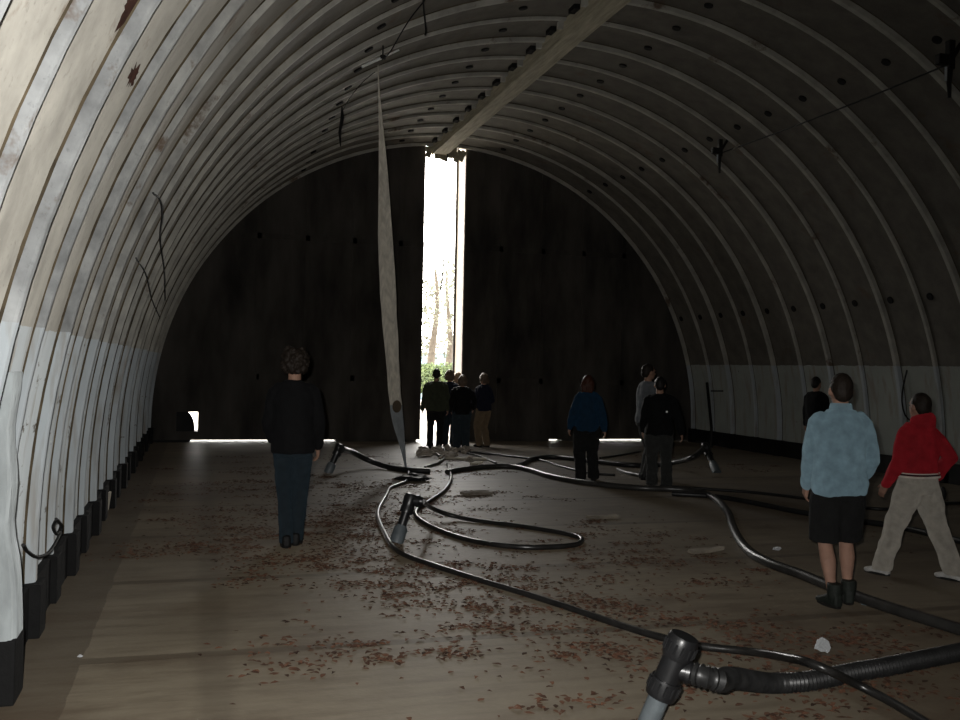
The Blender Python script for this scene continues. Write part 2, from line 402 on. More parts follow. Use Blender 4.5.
for x0, x1 in ((XR0+0.05, at_y(553, 442, YD).x), (at_y(652, 442, YD).x, 12.5)):
    bm = BM(); add_box(bm, ((x0+x1)/2, YD+0.45, ZB/2), (x1-x0, 0.34, ZB)); obj('floor_sill', bm, M['door'], d2)
# floor sills that block the slit at both ends of the left leaf
for x0, x1 in ((-1.9, at_y(163, 441, YD).x), (at_y(338, 441, YD).x, XL1-0.03)):
    bm = BM(); add_box(bm, ((x0+x1)/2, YD+0.45, ZB/2), (x1-x0, 0.34, ZB)); obj('floor_sill', bm, M['door'], d1)

# torn sealing felt at the head of the gap
bm = BM(); rr = random.Random(3)
for i in range(9):
    x = XL1+0.05+i*0.1; add_box(bm, (x, YE-0.05+rr.uniform(-.05, .03), Z0+RL-0.16-rr.uniform(0, .12)), (0.12, 0.06, rr.uniform(.18, .34)), Matrix.Rotation(rr.uniform(-.5, .5), 3, 'Y'))
obj('torn_felt', bm, M['beam'], duct)

# ------------------------------------------------------------------ hanging cloth, lamp rod, cables, brackets
top = at_arch(377, 62, RL-0.20); bot = at(407, 471, 0.02)
def cloth():
    prof = [(65, 378.0, 0.4), (80, 378.5, 2.0), (100, 379.5, 5), (130, 381.2, 8), (160, 382.7, 10.5), (200, 384.2, 13), (240, 385.5, 14.5), (280, 387.5, 15.5),
            (320, 389.6, 15.5), (360, 392.6, 14.8), (390, 394.5, 13.8), (405, 396, 13.0), (413, 396.7, 12.2), (425, 398.6, 10.2), (435, 400.3, 7.0), (445, 402.2, 4.5), (458, 404.4, 2.4), (470, 406.5, 1.4)]
    pts = []
    for py, px, w in prof:
        t = (py-65)/(470-65); Y = top.y + (bot.y-top.y)*t
        c = at_y(px, py, Y); hw = w*Y/F*0.56
        pts.append((c, hw, t))
    return pts
cp = cloth()
root = thing('hanging_cloth', 'long narrow dusty white cloth streamer hanging from roof to floor', 'cloth', (bot.x, bot.y, 0))
def cloth_piece(lo, hi, name, m, thick=0.012, extra=1.0):
    seg = [q for q in cp if lo <= q[2] <= hi]
    cs = catmull([q[0] for q in seg], 0.05)
    bm = BM(); rings = []; k = len(cs)
    for i, c in enumerate(cs):
        u = i/(k-1)*(len(seg)-1); a = int(min(u, len(seg)-2)); f = u-a
        hw = (seg[a][1]*(1-f)+seg[a+1][1]*f)*extra
        tw = 0.25*math.sin(c.z*1.1); ax = Vector((math.cos(tw), math.sin(tw), 0)); nz = Vector((-math.sin(tw), math.cos(tw), 0))
        row = []
        m_ = 11
        for s in (1, -1):
            for j in range(m_):
                x = -1+2*j/(m_-1); x *= s
                dep = 0.30*hw*math.cos(x*PI*1.5+c.z*0.6) + 0.012*noise.noise(Vector((x*3, c.z*2.5, 5)))
                row.append(c + ax*(x*hw*(1+0.05*noise.noise(Vector((s*2, c.z*3, 0))))) + nz*(dep + s*thick*0.5) - root.location)
        rings.append(row)
    loft(bm, rings); return obj(name, bm, m, root, smooth=True)
cloth_piece(-0.01, 0.852, 'streamer', M['cloth'])
cloth_piece(0.835, 1.01, 'grey_tail', M['cloth_grey'], extra=1.02)
q = cp[10][0]; bm = BM()
c = cp[11][0] - root.location; add_ell(bm, c + Vector((0.0, -0.075, -0.02)), (0.075, 0.016, 0.10), 14, 8)
obj('stain_patch', bm, M['cloth_stain'], root, smooth=True)

a = at_arch(362, 67, RL-0.16); b = at_arch(399, 50, RL-0.16)
root2 = thing('lamp_batten', 'thin white lamp batten under the roof where the cloth hangs', 'lamp', (a+b)/2)
L = lambda p: Vector(p) - root2.location
bm = BM(); add_tube(bm, [L(a), L(a*0.46+b*0.54)], 0.017, 8); obj('tube', bm, M['lamp'], root2)
bm = BM(); add_tube(bm, [L(a*0.42+b*0.58), L(b)], 0.012, 8); obj('tube', bm, M['lamp'], root2)
bm = BM(); m_ = a*0.44+b*0.56; add_box(bm, L(m_), (0.07, 0.06, 0.05)); add_tube(bm, [L(m_), L(m_)+Vector((0.0, 0, 0.16))], 0.010, 6)
obj('holder', bm, M['iron'], root2)

def cable(name, pts, r, label, cat='cable', m='cable', n=7, step=0.08, group=None):
    cs = catmull(pts, step); o = Vector(cs[0]); bm = BM(); add_tube(bm, [c-o for c in cs], r, n)
    ob = obj(name, bm, M[m], None, smooth=True); ob.location = o
    return tag(ob, label, cat, group)
A = lambda x, y, d=0.06: at_arch(x, y, RL-d)
cable('hanging_cable', [A(425, 0, .1), A(408, 22, .12), A(390, 52, .2), at_arch(382, 60, RL-.17)], 0.008, 'black cable sagging across the roof down to the lamp batten')
cable('hanging_cable', [A(423, -4, .1), A(424, 12, .25), at_arch(426, 30, RL-.45), at_arch(425, 35, RL-.5)], 0.010, 'short black cable end dangling from the roof above the batten')
cable('hanging_cable', [A(375, 72, .1), A(365, 80, .14), A(352, 95, .12), A(343, 110, .10)], 0.006, 'black cable running down left from the batten along the ribs')
# ragged felt bundle left of the cloth
bm = BM(); c0 = at_arch(342, 108, RL-0.10)
add_tube(bm, [Vector((0, 0, 0.02)), Vector((.01, 0, -.15)), Vector((-.03, 0, -.40)), Vector((-.01, 0, -.62))], [0.012, 0.032, 0.022, 0.008], 7)
o = tag(obj('hanging_rag', bm, M['cable'], None, smooth=True), 'black rag dangling under the roof left of the white cloth', 'rag'); o.location = c0
# cable in the door gap
tp = at_y(445, 215, YE-0.25); cable('dangling_cable', [Vector((tp.x+0.03, tp.y, Z0+RL-0.1)), at_y(445, 215, YE-0.25), at_y(444, 250, YE-0.25), at_y(442.5, 275, YE-0.25), at_y(440.5, 290, YE-0.25)], 0.017, 'black cable dangling in the bright door gap', m='iron')

# two iron brackets with the cable between them on the right side of the roof
def bracket(px, py, s, label):
    c = at_arch(px, py, RL-0.30); nrm = Vector((XC-c.x, 0, Z0-c.z)).normalized()
    root = thing('cable_bracket', label, 'bracket', c, 0)
    bm = BM(); add_tube(bm, [-nrm*0.285, Vector((0, 0, 0))], 0.035*s, 8); obj('stem', bm, M['iron'], root)
    bm = BM(); add_box(bm, (0, 0, 0.10*s), (0.10*s, 0.10*s, 0.42*s)); obj('clamp', bm, M['iron'], root, bevel=0.01)
    bm = BM(); add_box(bm, (-0.13*s, 0, 0.02*s), (0.18*s, 0.10*s, 0.15*s)); obj('junction_box', bm, M['iron'], root, bevel=0.01)
    bm = BM(); add_tube(bm, [Vector((0.0, 0, -0.1*s)), Vector((-.01, 0, -.30*s)), Vector((0.0, 0, -.52*s))], [.04*s, .035*s, .025*s], 8); obj('cable_end', bm, M['iron'], root)
    bm = BM(); add_tube(bm, [Vector((-0.07*s, 0, -0.08*s)), Vector((-.07*s, 0, -.28*s))], .02*s, 6); obj('loop_end', bm, M['rib'], root)
    return c
b1 = bracket(720, 152, 0.72, 'small black iron cable bracket hanging from the right of the roof')
b2 = bracket(950, 62, 0.85, 'black iron cable bracket at the upper right edge of the view')
cable('overhead_cable', [b1+Vector((.02, -.06, -.02)), b1*0.66+b2*0.34+Vector((0, 0, -.05)), b1*0.33+b2*0.67+Vector((0, 0, -.05)), b2+Vector((0, .06, -.02))], 0.012, 'straight black cable strung between the two roof brackets')
# left side wall cable with a hook
cable('wall_cable', [A(153, 193, .10), A(160, 200, .10), A(162, 215, .10), A(160, 240, .1), A(164, 270, .1), A(165, 300, .1)], 0.009, 'thin black cable hanging down the left vault from a dark hook')
cable('wall_cable', [A(136, 258, .10), A(146, 275, .10), A(152, 300, .10), A(160, 318, .10)], 0.007, 'thin black cable drooping lower on the left vault')
# cord with a small coil at the second rib on the left
def wx(px, py, x): d = ray(px, py); return EYE + d*(x/d.x)
xw = -0.93
pts = [wx(23, 545, xw), wx(28, 552, xw), wx(38, 557, xw), wx(49, 552, xw), wx(58, 538, xw), wx(61, 527, xw), wx(57, 520, xw), wx(53, 527, xw), wx(57, 534, xw), wx(61, 526, xw+.02), wx(56, 519, xw+.02)]
cable('coiled_cord', pts, 0.011, 'black cord looped into a small coil at the foot of the left wall', 'cord', step=0.03)
pts = [wx(14, 558, xw), wx(22, 548, xw)]
# hanging thin cable on the right wall behind the red top
def wr(px, py, x=11.72): d = ray(px, py); return EYE + d*(x/d.x)
cable('wall_cable', [wr(907, 370, 11.72), wr(903, 388), wr(902, 402), wr(905, 415), wr(911, 421)], 0.014, 'thin black cable looping down the right white wall behind the red top')
# dark pole leaning on the right wall
p0 = at(711, 446, 0.0); p0 = wr(711.5, 428, 11.45); pt = wr(707, 383, 11.70)
root = thing('leaning_pole', 'thin dark pole leaning on the white right wall by the far end', 'pole', (p0.x, p0.y, 0))
bm = BM(); add_tube(bm, [Vector((0, 0, 0)), Vector((0, 0, p0.z)), pt-root.location], 0.035, 8); obj('shaft', bm, M['iron'], root)
qa = wr(711, 391, 11.6)-root.location; qb = wr(723, 391, 11.68)-root.location
bm = BM(); add_tube(bm, [qa, qb], 0.016, 6); obj('cross_arm', bm, M['iron'], root)

# ------------------------------------------------------------------ standpipes and hoses
def far_standpipe(base, topv, label, tee, r=0.05):
    root = thing('standpipe', label, 'pipe', base, 0); d = topv-base; Lh = d.length; d.normalize()
    bm = BM(); loft(bm, [ring_pts(d*(Lh*t), d, r*q, 18) for t, q in ((0.0, 1.30), (0.30, 1.22), (0.36, 0.9), (0.36, 0.5))]); obj('pipe_foot', bm, M['pipe'], root, smooth=True)
    bm = BM(); add_tube(bm, [d*(Lh*.33), d*(Lh*.72)], r*.86, 16); obj('pipe', bm, M['fitting'], root, smooth=True)
    bm = BM(); loft(bm, [ring_pts(d*(Lh*t), d, r*q, 18) for t, q in ((.62, .9), (.62, 1.2), (.68, 1.25), (.74, 1.12), (.80, 1.18), (.92, 1.25), (.98, 1.15), (1.0, .8))]); obj('tee_fitting', bm, M['fitting'], root, smooth=True)
    o = d*(Lh*0.86); bm = BM(); loft(bm, [ring_pts(o+tee*(r*t), tee, r*q, 16) for t, q in ((.3, .9), (1.2, .9), (1.25, 1.1), (1.9, 1.1), (2.0, .9), (2.5, .8))]); obj('outlet', bm, M['fitting'], root, smooth=True)
    return base + o + tee*(r*2.4)
def standpipe(base, topv, label, tee, r=0.052):
    """grey pipe leaning out of the floor, black tee on top; tee = unit direction of the hose outlet"""
    root = thing('standpipe', label, 'pipe', base, 0)
    d = (topv-base); Lh = d.length; d.normalize()
    bm = BM(); add_tube(bm, [-d*0.0+Vector((0, 0, 0.0)), d*(Lh*0.60)], r, 18); obj('pipe', bm, M['pipe'], root, smooth=True)
    bm = BM()
    sec = [(0.44, 1.0), (0.44, 1.42), (0.47, 1.50), (0.56, 1.50), (0.60, 1.42), (0.60, 1.22), (0.80, 1.22), (0.80, 1.36), (0.83, 1.48), (0.97, 1.48), (1.0, 1.30), (1.0, 0.9)]
    loft(bm, [ring_pts(d*(Lh*t), d, r*s, 20) for t, s in sec]); fit = obj('tee_fitting', bm, M['fitting'], root, smooth=True)
    for t in (0.49, 0.85):                                    # knurled nuts
        bm = BM()
        for k in range(14):
            a = 2*PI*k/14; e1 = d.orthogonal().normalized(); e2 = d.cross(e1); off = e1*math.cos(a)+e2*math.sin(a)
            add_tube(bm, [d*(Lh*t)+off*r*1.47, d*(Lh*(t+0.09))+off*r*1.47], r*0.13, 6)
        obj('nut_ridges', bm, M['fitting'], fit)
    o = d*(Lh*0.70); bm = BM()
    loft(bm, [ring_pts(o+tee*(r*t), tee, r*s, 18) for t, s in ((0.3, 0.95), (1.3, 0.95), (1.32, 1.12), (1.7, 1.12), (1.75, 1.0), (2.2, 0.98))]); obj('outlet', bm, M['fitting'], root, smooth=True)
    return base + o + tee*(r*2.0)
def corrug(pts, r, name, label, m='hose', ridge=0.13, pitch=0.022, n=12, cat='hose'):
    cs = catmull(pts, 0.05); o = Vector((cs[0].x, cs[0].y, 0))
    D = [0.0]
    for p, q in zip(cs, cs[1:]): D.append(D[-1]+(q-p).length)
    fine = []; rad = []; s = 0; i = 0; k = 0
    while s < D[-1]:
        while i < len(D)-2 and D[i+1] < s: i += 1
        t = (s-D[i])/max(1e-6, D[i+1]-D[i]); fine.append(cs[i].lerp(cs[i+1], t)-o); rad.append(r*(1+(ridge if k % 2 else -ridge*0.3))); s += pitch; k += 1
    bm = BM(); add_tube(bm, fine, rad, n); ob = obj(name, bm, M[m], None, smooth=True); ob.location = o
    return tag(ob, label, cat)
def hose(pts, r, label, m='hose', n=10, name='hose'):
    cs = catmull(pts, 0.06); o = Vector((cs[0].x, cs[0].y, 0)); bm = BM(); add_tube(bm, [c-o for c in cs], r, n)
    ob = obj(name, bm, M[m], None, smooth=True); ob.location = o
    return tag(ob, label, 'hose')
def fl(seq, r):                                                # photo points on the floor, optional height
    return [at(p[0], p[1], p[2] if len(p) > 2 else r) for p in seq]
# near pipe
tN = at(685, 636, 0.52); bN = at(640, 742, 0.0)
oN = standpipe(bN, tN, 'grey standpipe with black tee fitting, nearest to the viewer at the bottom', (at(730, 672, 0.30)-at(690, 662, 0.33)).normalized(), 0.050)
corrug([oN, oN+(at(730, 672, 0.30)-at(690, 662, 0.33)).normalized()*0.12] + fl([(733, 678, .22), (770, 683, .08), (810, 681), (850, 673), (885, 667), (925, 659), (965, 651), (1010, 641), (1100, 622), (1200, 606)], 0.049), 0.049,
       'corrugated_hose', 'thick black corrugated hose leaving the nearest standpipe to the right', ridge=0.16, pitch=0.014)
# second pipe
b2_ = at(396, 543, 0.0); t2_ = at(412, 494, 0.47)
o2 = far_standpipe(b2_, t2_, 'grey standpipe leaning by the thin hose loop in the middle of the floor', (at(520, 512)-at(430, 508)).normalized(), 0.055)
hose([o2] + fl([(432, 508, .18), (450, 515, .06), (480, 521), (520, 526), (552, 531), (574, 535.5), (582, 540), (574, 545), (550, 547), (520, 547), (485, 543), (455, 536), (430, 526), (417, 517), (417, 510), (428, 502), (444, 491), (451, 479), (449, 468), (447, 463)], 0.026), 0.026,
     'thin dusty hose making a long flat loop from the middle standpipe', 'hose_pale')
# third pipe, left rear
b3_ = at(328, 473, 0.0); t3_ = at(341, 444, 0.47)
o3 = far_standpipe(b3_, t3_, 'grey standpipe leaning at the far left beyond the man in black', (at(390, 467)-at(365, 461)).normalized(), 0.06)
hose([o3] + fl([(352, 452, .30), (368, 460, .14), (388, 467), (408, 470), (430, 471)], 0.047), 0.047, 'thick black hose sagging from the far left standpipe to the floor')
# fourth pipe, right rear
b4_ = at(717, 473, 0.0); t4_ = at(704, 444, 0.46)
o4 = far_standpipe(b4_, t4_, 'grey standpipe leaning by the right wall at the far end', (at(670, 462)-at(690, 457)).normalized(), 0.06)
hose([o4] + fl([(693, 457, .30), (676, 462, .14), (655, 465), (630, 465), (605, 462.5), (575, 459), (555, 457), (541, 457.5), (530, 460), (524, 463.5), (517, 466)], 0.045), 0.045, 'thick black hose curving from the right far standpipe past the woman in blue')
# long middle hose that ends bottom right
corrug(fl([(447, 472), (465, 469), (490, 466.5), (512, 466.5), (530, 470), (550, 476), (575, 481), (605, 485), (640, 488), (672, 489), (695, 491), (714, 498), (727, 511), (733, 527), (741, 542), (753, 554), (772, 564), (800, 574), (830, 586), (870, 601), (910, 614), (962, 630), (1000, 642), (1090, 668), (1180, 690)], 0.042), 0.042,
       'corrugated_hose', 'long grey corrugated hose snaking behind the man in shorts to the right edge', 'hose_grey', ridge=0.07, pitch=0.025)
hose(fl([(618, 469.5), (628, 473), (642, 476), (650, 480)], 0.03), 0.03, 'short pale hose end beside the two men at the right', 'hose_grey')
# thin hose from the middle to the bottom right corner
hose(fl([(409, 470), (407, 480), (400, 484), (390, 488), (386, 496), (379, 508), (378, 518), (384, 532), (392, 546), (405, 555), (430, 564), (470, 577), (520, 592), (570, 608), (620, 625, .03), (660, 637, .05), (700, 646, .05), (745, 651, .06), (780, 656, .12), (806, 661.5, .19), (830, 671, .17), (852, 682, .07), (880, 696), (915, 716), (960, 745)], 0.024), 0.024,
     'thin black hose running from the cloth foot across the floor to the bottom right', 'hose_pale')
# cables on the right floor
hose(fl([(660, 486), (700, 488.5), (760, 493), (810, 499), (850, 505), (880, 509), (905, 507), (930, 504), (965, 503), (1020, 505), (1080, 503)], 0.022), 0.022, 'thin black hose on the floor passing behind the light blue jacket', name='floor_cable')
hose(fl([(672, 493.5), (720, 497), (765, 505), (800, 512), (860, 521), (900, 527), (940, 536), (990, 548), (1080, 566), (1160, 574)], 0.035), 0.035, 'black hose on the floor running behind the beige trousers to the right edge', name='floor_cable')
hose(fl([(470, 452), (500, 455), (540, 460), (560, 466), (590, 473), (615, 475)], 0.02), 0.02, 'thin dark hose on the floor from the door group to the woman in blue', name='floor_cable')
hose(fl([(600, 458), (620, 455), (640, 451.5)], 0.02), 0.02, 'thin dark cable on the floor near the right door leaf', name='floor_cable')
hose(fl([(448, 448), (462, 452), (480, 456), (496, 463)], 0.02), 0.02, 'thin dark cable on the floor at the feet of the door group', name='floor_cable')
hose(fl([(433, 447), (438, 455), (444, 458), (438, 463), (425, 467.5)], 0.026), 0.026, 'short pale hose curling on the floor in front of the door gap', 'hose_grey')

# rubble, sheets and litter
def lump(px, py, s, label, m='rubble', name='rubble_lump', cat='rubble', flat=0.5, sd=1, grp=None):
    rr = random.Random(sd); bm = BM(); bmesh.ops.create_icosphere(bm, subdivisions=3, radius=1)
    for v in bm.verts:
        n = noise.noise(v.co*1.6+Vector((sd*3.1, 0, 0)))*0.45 + noise.noise(v.co*4+Vector((sd, 7, 0)))*0.16
        v.co = Vector((v.co.x*s[0], v.co.y*s[1], max(v.co.z*flat, -0.3)*s[2]))*(1+n)
    zmin = min(v.co.z for v in bm.verts)
    for v in bm.verts: v.co.z -= zmin
    o = obj(name, bm, M[m], None); o.location = at(px, py, 0); o.rotation_euler.z = rr.uniform(0, 6)
    return tag(o, label, cat, grp)
lump(424, 456.5, (.17, .13, .17), 'pale plaster lump leftmost in the heap before the door gap', sd=2)
lump(437, 452.5, (.13, .12, .16), 'plaster lump in the heap nearest the door gap', sd=5)
lump(449, 457, (.15, .11, .13), 'brownish plaster lump in the middle of the heap before the door group', sd=9)
lump(413, 481, (.26, .18, .13), 'dark rag heap at the foot of the hanging cloth', 'cable', 'rag_heap', 'rag', sd=12)
rr_ = random.Random(5)
for k in range(12):
    lump(rr_.uniform(416, 470), rr_.uniform(450, 463), (rr_.uniform(.05, .12), rr_.uniform(.05, .09), rr_.uniform(.06, .12)), 'small pale plaster fragment in the heap before the door gap', 'rubble', 'plaster_fragment', 'rubble', .6, 30+k, 'fragments in the heap before the door gap')
def board(px, py, l, w, rz, label, m, sd):
    bm = BM(); add_box(bm, (0, 0, 0.02), (l, w, 0.03)); bmesh.ops.subdivide_edges(bm, edges=bm.edges[:], cuts=3, use_grid_fill=True)
    for v in bm.verts: v.co += Vector((0.05*noise.noise(v.co*4+Vector((sd, 0, 0))), 0.05*noise.noise(v.co*4+Vector((0, sd, 0))), 0.05*abs(noise.noise(Vector((v.co.x*2, v.co.y*2, sd))))))
    o = obj('broken_board', bm, M[m], None); o.location = at(px, py, 0); o.rotation_euler.z = rz; return tag(o, label, 'board')
board(466, 460, 0.75, 0.20, -0.25, 'pale broken board lying in front of the door group', 'block', 1)
board(477, 464.5, 0.42, 0.16, 1.0, 'short pale board beside the thick black hose end', 'block', 4)
board(476, 495, 0.42, 0.22, 0.2, 'dusty flake of sheet lying on the floor beyond the hose loop', 'dusty', 6)
board(602, 519, 0.40, 0.10, 0.1, 'dusty splinter of board on the floor right of the hose loop', 'dusty', 8)
board(706, 553, 0.34, 0.09, 0.2, 'flat dusty strip on the floor left of the long hose bend', 'dusty', 11)
lump(822, 651, (.045, .04, .075), 'crumpled white paper on the floor below the man in shorts', 'paper', 'crumpled_paper', 'paper', 0.8, 3)
lump(867, 605, (.035, .035, .05), 'small pale blue plastic bit beside the boots', 'bluebit', 'plastic_scrap', 'litter', 0.8, 8)
lump(777, 550, (.05, .03, .03), 'small white scrap beside the grey hose bend', 'paper', 'paper_scrap', 'litter', 0.7, 10)
lump(80, 657, (.012, .012, .012), 'tiny white chip on the bare slab at lower left', 'paper', 'paper_scrap', 'litter', 0.7, 14)
bm = BM(); add_box(bm, (0, 0, 0.11), (0.12, 0.16, 0.22), Matrix.Rotation(0.12, 3, 'Y')); o = obj('concrete_block', bm, M['block'], None, bevel=0.01)
o.location = at(104, 510, 0) ; o.location.z = -0.005; tag(o, 'small pale block leaning at the foot of the left wall', 'block')

# fallen leaves: uncountable litter
bm = BM(); rl = random.Random(21)
def leaf(bm, x, y, s):
    a = rl.uniform(0, 2*PI); ca, sa = math.cos(a), math.sin(a); lift = rl.uniform(0.002, 0.02); tilt = rl.uniform(-.3, .3)
    shape = [(-1, 0, .2), (-.45, .42, .5), (.1, .55, .9), (.6, .3, .6), (1, 0, .1), (.55, -.35, .7), (.05, -.5, 1), (-.5, -.38, .5)]
    vs = []
    for u, v, h in shape:
        u *= s*rl.uniform(.8, 1.1); v *= s*rl.uniform(.7, 1.1)
        vs.append(bm.verts.new((x+u*ca-v*sa, y+u*sa+v*ca, 0.003+h*lift*0.7+max(0, v*tilt)*.5)))
    bm.faces.new(vs)
def dens(x, y):
    d = noise.noise(Vector((x*0.55, y*0.7, 1.7)))*0.5 + noise.noise(Vector((x*1.7, y*2.2, 4.4)))*0.45
    d += math.exp(-((x-1.4)/1.9)**2)*math.exp(-((y-10.5)/4.2)**2)*0.8
    d += math.exp(-((x-3.0)/1.6)**2)*math.exp(-((y-6.0)/2.6)**2)*0.55
    if x < 0.15 and y < 9: d -= 0.7
    if x > 4.5: d -= 0.12
    return d
cnt = 0
while cnt < 640:
    y = 3.8 + 15.0*rl.random()**1.25; x = rl.uniform(-0.7, 10.5)
    if dens(x, y) < rl.uniform(0.05, 0.75): continue
    cnt += 1; n = int(4 + 46*rl.random()**2); sp = rl.uniform(.04, .12); st = rl.uniform(1.0, 2.4)
    for q in range(n): leaf(bm, x+rl.gauss(0, sp*st), y+rl.gauss(0, sp), rl.uniform(.018, .036))
cnt = 0
while cnt < 900:
    y = 3.8 + 15.0*rl.random()**1.2; x = rl.uniform(-0.7, 10.5)
    if dens(x, y) < rl.uniform(-0.2, 0.8): continue
    leaf(bm, x, y, rl.uniform(.016, .034)); cnt += 1
tag(obj('leaf_litter', bm, M['litter']), 'reddish brown dead leaves scattered over the concrete floor', 'leaves', kind='stuff')

# ------------------------------------------------------------------ people
def bake(bm, voxel, it=4, fold=0.0, fscale=(9, 9, 3), seed=0, fac=0.5):
    bmesh.ops.recalc_face_normals(bm, faces=bm.faces[:])
    me = bpy.data.meshes.new('tmp'); bm.to_mesh(me); bm.free()
    o = bpy.data.objects.new('tmp', me); C.objects.link(o)
    r = o.modifiers.new('r', 'REMESH'); r.mode = 'VOXEL'; r.voxel_size = voxel
    if it:
        s = o.modifiers.new('s', 'SMOOTH'); s.factor = fac; s.iterations = it
    bpy.context.view_layer.update()
    dg = bpy.context.evaluated_depsgraph_get()
    out = bpy.data.meshes.new_from_object(o.evaluated_get(dg), depsgraph=dg)
    bpy.data.objects.remove(o); bpy.data.meshes.remove(me)
    if fold:
        nr = [v.normal.copy() for v in out.vertices]
        for v, n in zip(out.vertices, nr):
            p = Vector((v.co.x*fscale[0], v.co.y*fscale[1], v.co.z*fscale[2]+v.co.x*4))
            v.co += n*(fold*(noise.noise(p+Vector((seed*5.3, 0, 0))) + 0.5*noise.noise(p*2.3+Vector((0, seed, 3)))))
    for p in out.polygons: p.use_smooth = True
    out.materials.clear()
    return out
def ik(a, b, l1, l2, pole):
    d = b-a; L_ = min(d.length, (l1+l2)*0.999); dn = d.normalized()
    x = (l1*l1-l2*l2+L_*L_)/(2*L_); h = math.sqrt(max(0, l1*l1-x*x))
    p = (pole-dn*pole.dot(dn)).normalized()
    return a+dn*x+p*h, a+dn*L_
_mc = {}
def cm(name, col, rough=0.85, var=0.18, scale=14, spec=0.2):
    if name not in _mc: _mc[name] = plain(name, col, rough, var, scale, spec=spec, bmp=0.2)
    return _mc[name]

def person(label, px, py, H, face, top_c, leg_c, hair_c, hair='short', skin=(0.34, 0.20, 0.14), feet=((-.055, 0.0), (.06, .02)), hands=((-.15, .04, .47), (.15, .04, .47)),
           lean=0.0, head=(0, 0), hem=.46, girth=1.0, shorts=False, shoe_c=('black_shoe', (.012, .012, .012)), hood=False, band=False, voxel=0.010, loose=1.0, collar=False,
           elbow_out=0.35, top_name='jacket', seed=1, long_top=False, badge=False, loc=None, bootH=.0, legw=1.0, sole=None, toe=(0.0, 0.0), lift=(0, 0), wid=1.0):
    root = thing('person', label, 'person', loc if loc is not None else at(px, py, 0), face)
    g = girth; S = lambda *p: Vector(p)*H
    hipz = .515
    LM = Matrix.Rotation(-lean, 4, 'X')
    def bend(p):                                             # lean of everything above the hips
        p = Vector(p); o = Vector((0, 0, hipz*H)); return o + LM @ (p-o)
    sk = cm('skin_%d%d' % (int(skin[0]*100), seed % 3), skin, 0.6, 0.1)
    # joints
    legs = []
    for i, sx in enumerate((-1, 1)):
        hip = S(sx*.052*g, 0, .50); ank = S(feet[i][0], feet[i][1], .047+lift[i])
        knee, ank = ik(hip, ank, .245*H, .225*H, Vector((sx*0.06, 1, 0))); legs.append((hip, knee, ank))
    arms = []
    for i, sx in enumerate((-1, 1)):
        sh = bend(S(sx*.097*g*wid, -.004, .796)); hd = bend(S(*hands[i]))
        el, wr_ = ik(sh, hd, .172*H, .150*H, Vector((sx*elbow_out, -1, -.1))); arms.append((sh, el, wr_))
    def torso(bm, e, z0, z1=.84, fl_=0.0):
        prof = [(.455, .080, .062), (.49, .096, .073), (.53, .099, .074), (.58, .090, .064), (.63, .088, .062), (.68, .094, .066), (.73, .102, .069), (.765, .100, .066), (.79, .095, .060), (.812, .076, .052), (.828, .054, .046), (.845, .040, .042)]
        rings = []; zz = sorted(set([z0] + [p[0] for p in prof if z0 < p[0] < z1] + [z1]))
        for z in zz:
            for (a, b) in zip(prof, prof[1:]):
                if a[0] <= z <= b[0]: t = (z-a[0])/(b[0]-a[0]); rx = a[1]+(b[1]-a[1])*t; ry = a[2]+(b[2]-a[2])*t
            if z < prof[0][0]: rx, ry = prof[0][1]*1.12, prof[0][2]*1.08
            if e > 0 and z < .75:                             # cloth hangs straight from the chest
                rx = max(rx, .090); ry = max(ry, .066)
            wz = wid if z > .66 else 1+(wid-1)*max(0, (z-.52)/.14)
            rx = (rx*g*wz+e*(1+fl_))*H; ry = (ry*g+e)*H
            rings.append([bend(Vector((rx*math.copysign(abs(math.cos(2*PI*k/24))**.85, math.cos(2*PI*k/24)), ry*math.sin(2*PI*k/24)-(.004*H), z*H))) for k in range(24)])
        loft(bm, rings)
    def segs(p, q, r0, r1, n=6): return [p.lerp(q, k/n) for k in range(n+1)], [r0+(r1-r0)*k/n for k in range(n+1)]
    hy, hp = head
    HM = Matrix.Rotation(hy, 4, 'Z') @ Matrix.Rotation(hp, 4, 'X'); nb = S(0, -.006, .86)
    def hd_(p): return bend(nb + HM @ (S(*p)-nb))
    def ell(bm, c, r):
        vs = bmesh.ops.create_uvsphere(bm, u_segments=20, v_segments=12, radius=1)['verts']
        for v in vs: v.co = hd_((c[0]+v.co.x*r[0], c[1]+v.co.y*r[1], c[2]+v.co.z*r[2]))
    # ---- body: one skin
    bm = BM(); torso(bm, -.014, .47)
    add_tube(bm, [bend(S(0, -.008, .80)), bend(S(0, -.006, .845)), hd_((0, .002, .90))], [.040*H, .033*H, .034*H], 16, True)
    ell(bm, (0, -.004, .936), (.0455, .058, .064)); ell(bm, (0, .018, .902), (.036, .040, .036)); ell(bm, (0, .030, .882), (.022, .026, .016))
    ell(bm, (0, .060, .916), (.0085, .014, .012)); ell(bm, (0, .056, .928), (.006, .010, .016)); ell(bm, (0, .053, .945), (.030, .008, .006)); ell(bm, (0, .054, .897), (.015, .008, .0045)); ell(bm, (0, .053, .891), (.013, .008, .004))
    for sx in (-1, 1): ell(bm, (sx*.0475, -.002, .922), (.006, .013, .018))
    for (hip, knee, ank), sx in zip(legs, (-1, 1)):
        lw = legw
        mid = knee.lerp(ank, .33)+Vector((0, -.010*H, 0))
        P = [hip+S(0, 0, .02), hip.lerp(knee, .35), hip.lerp(knee, .75), knee, mid, knee.lerp(ank, .7), ank, ank+S(0, 0, -.02)]
        add_tube(bm, P, [q*H*lw for q in (.040*g, .040*g, .035, .032, .035, .024, .020, .02)], 16, True)
        add_tube(bm, [ank+S(0, -.02, -.025), ank+S(0, .03, -.028), ank+S(sx*.006, .078, -.034)], [.016*H, .017*H, .011*H], 12, True)
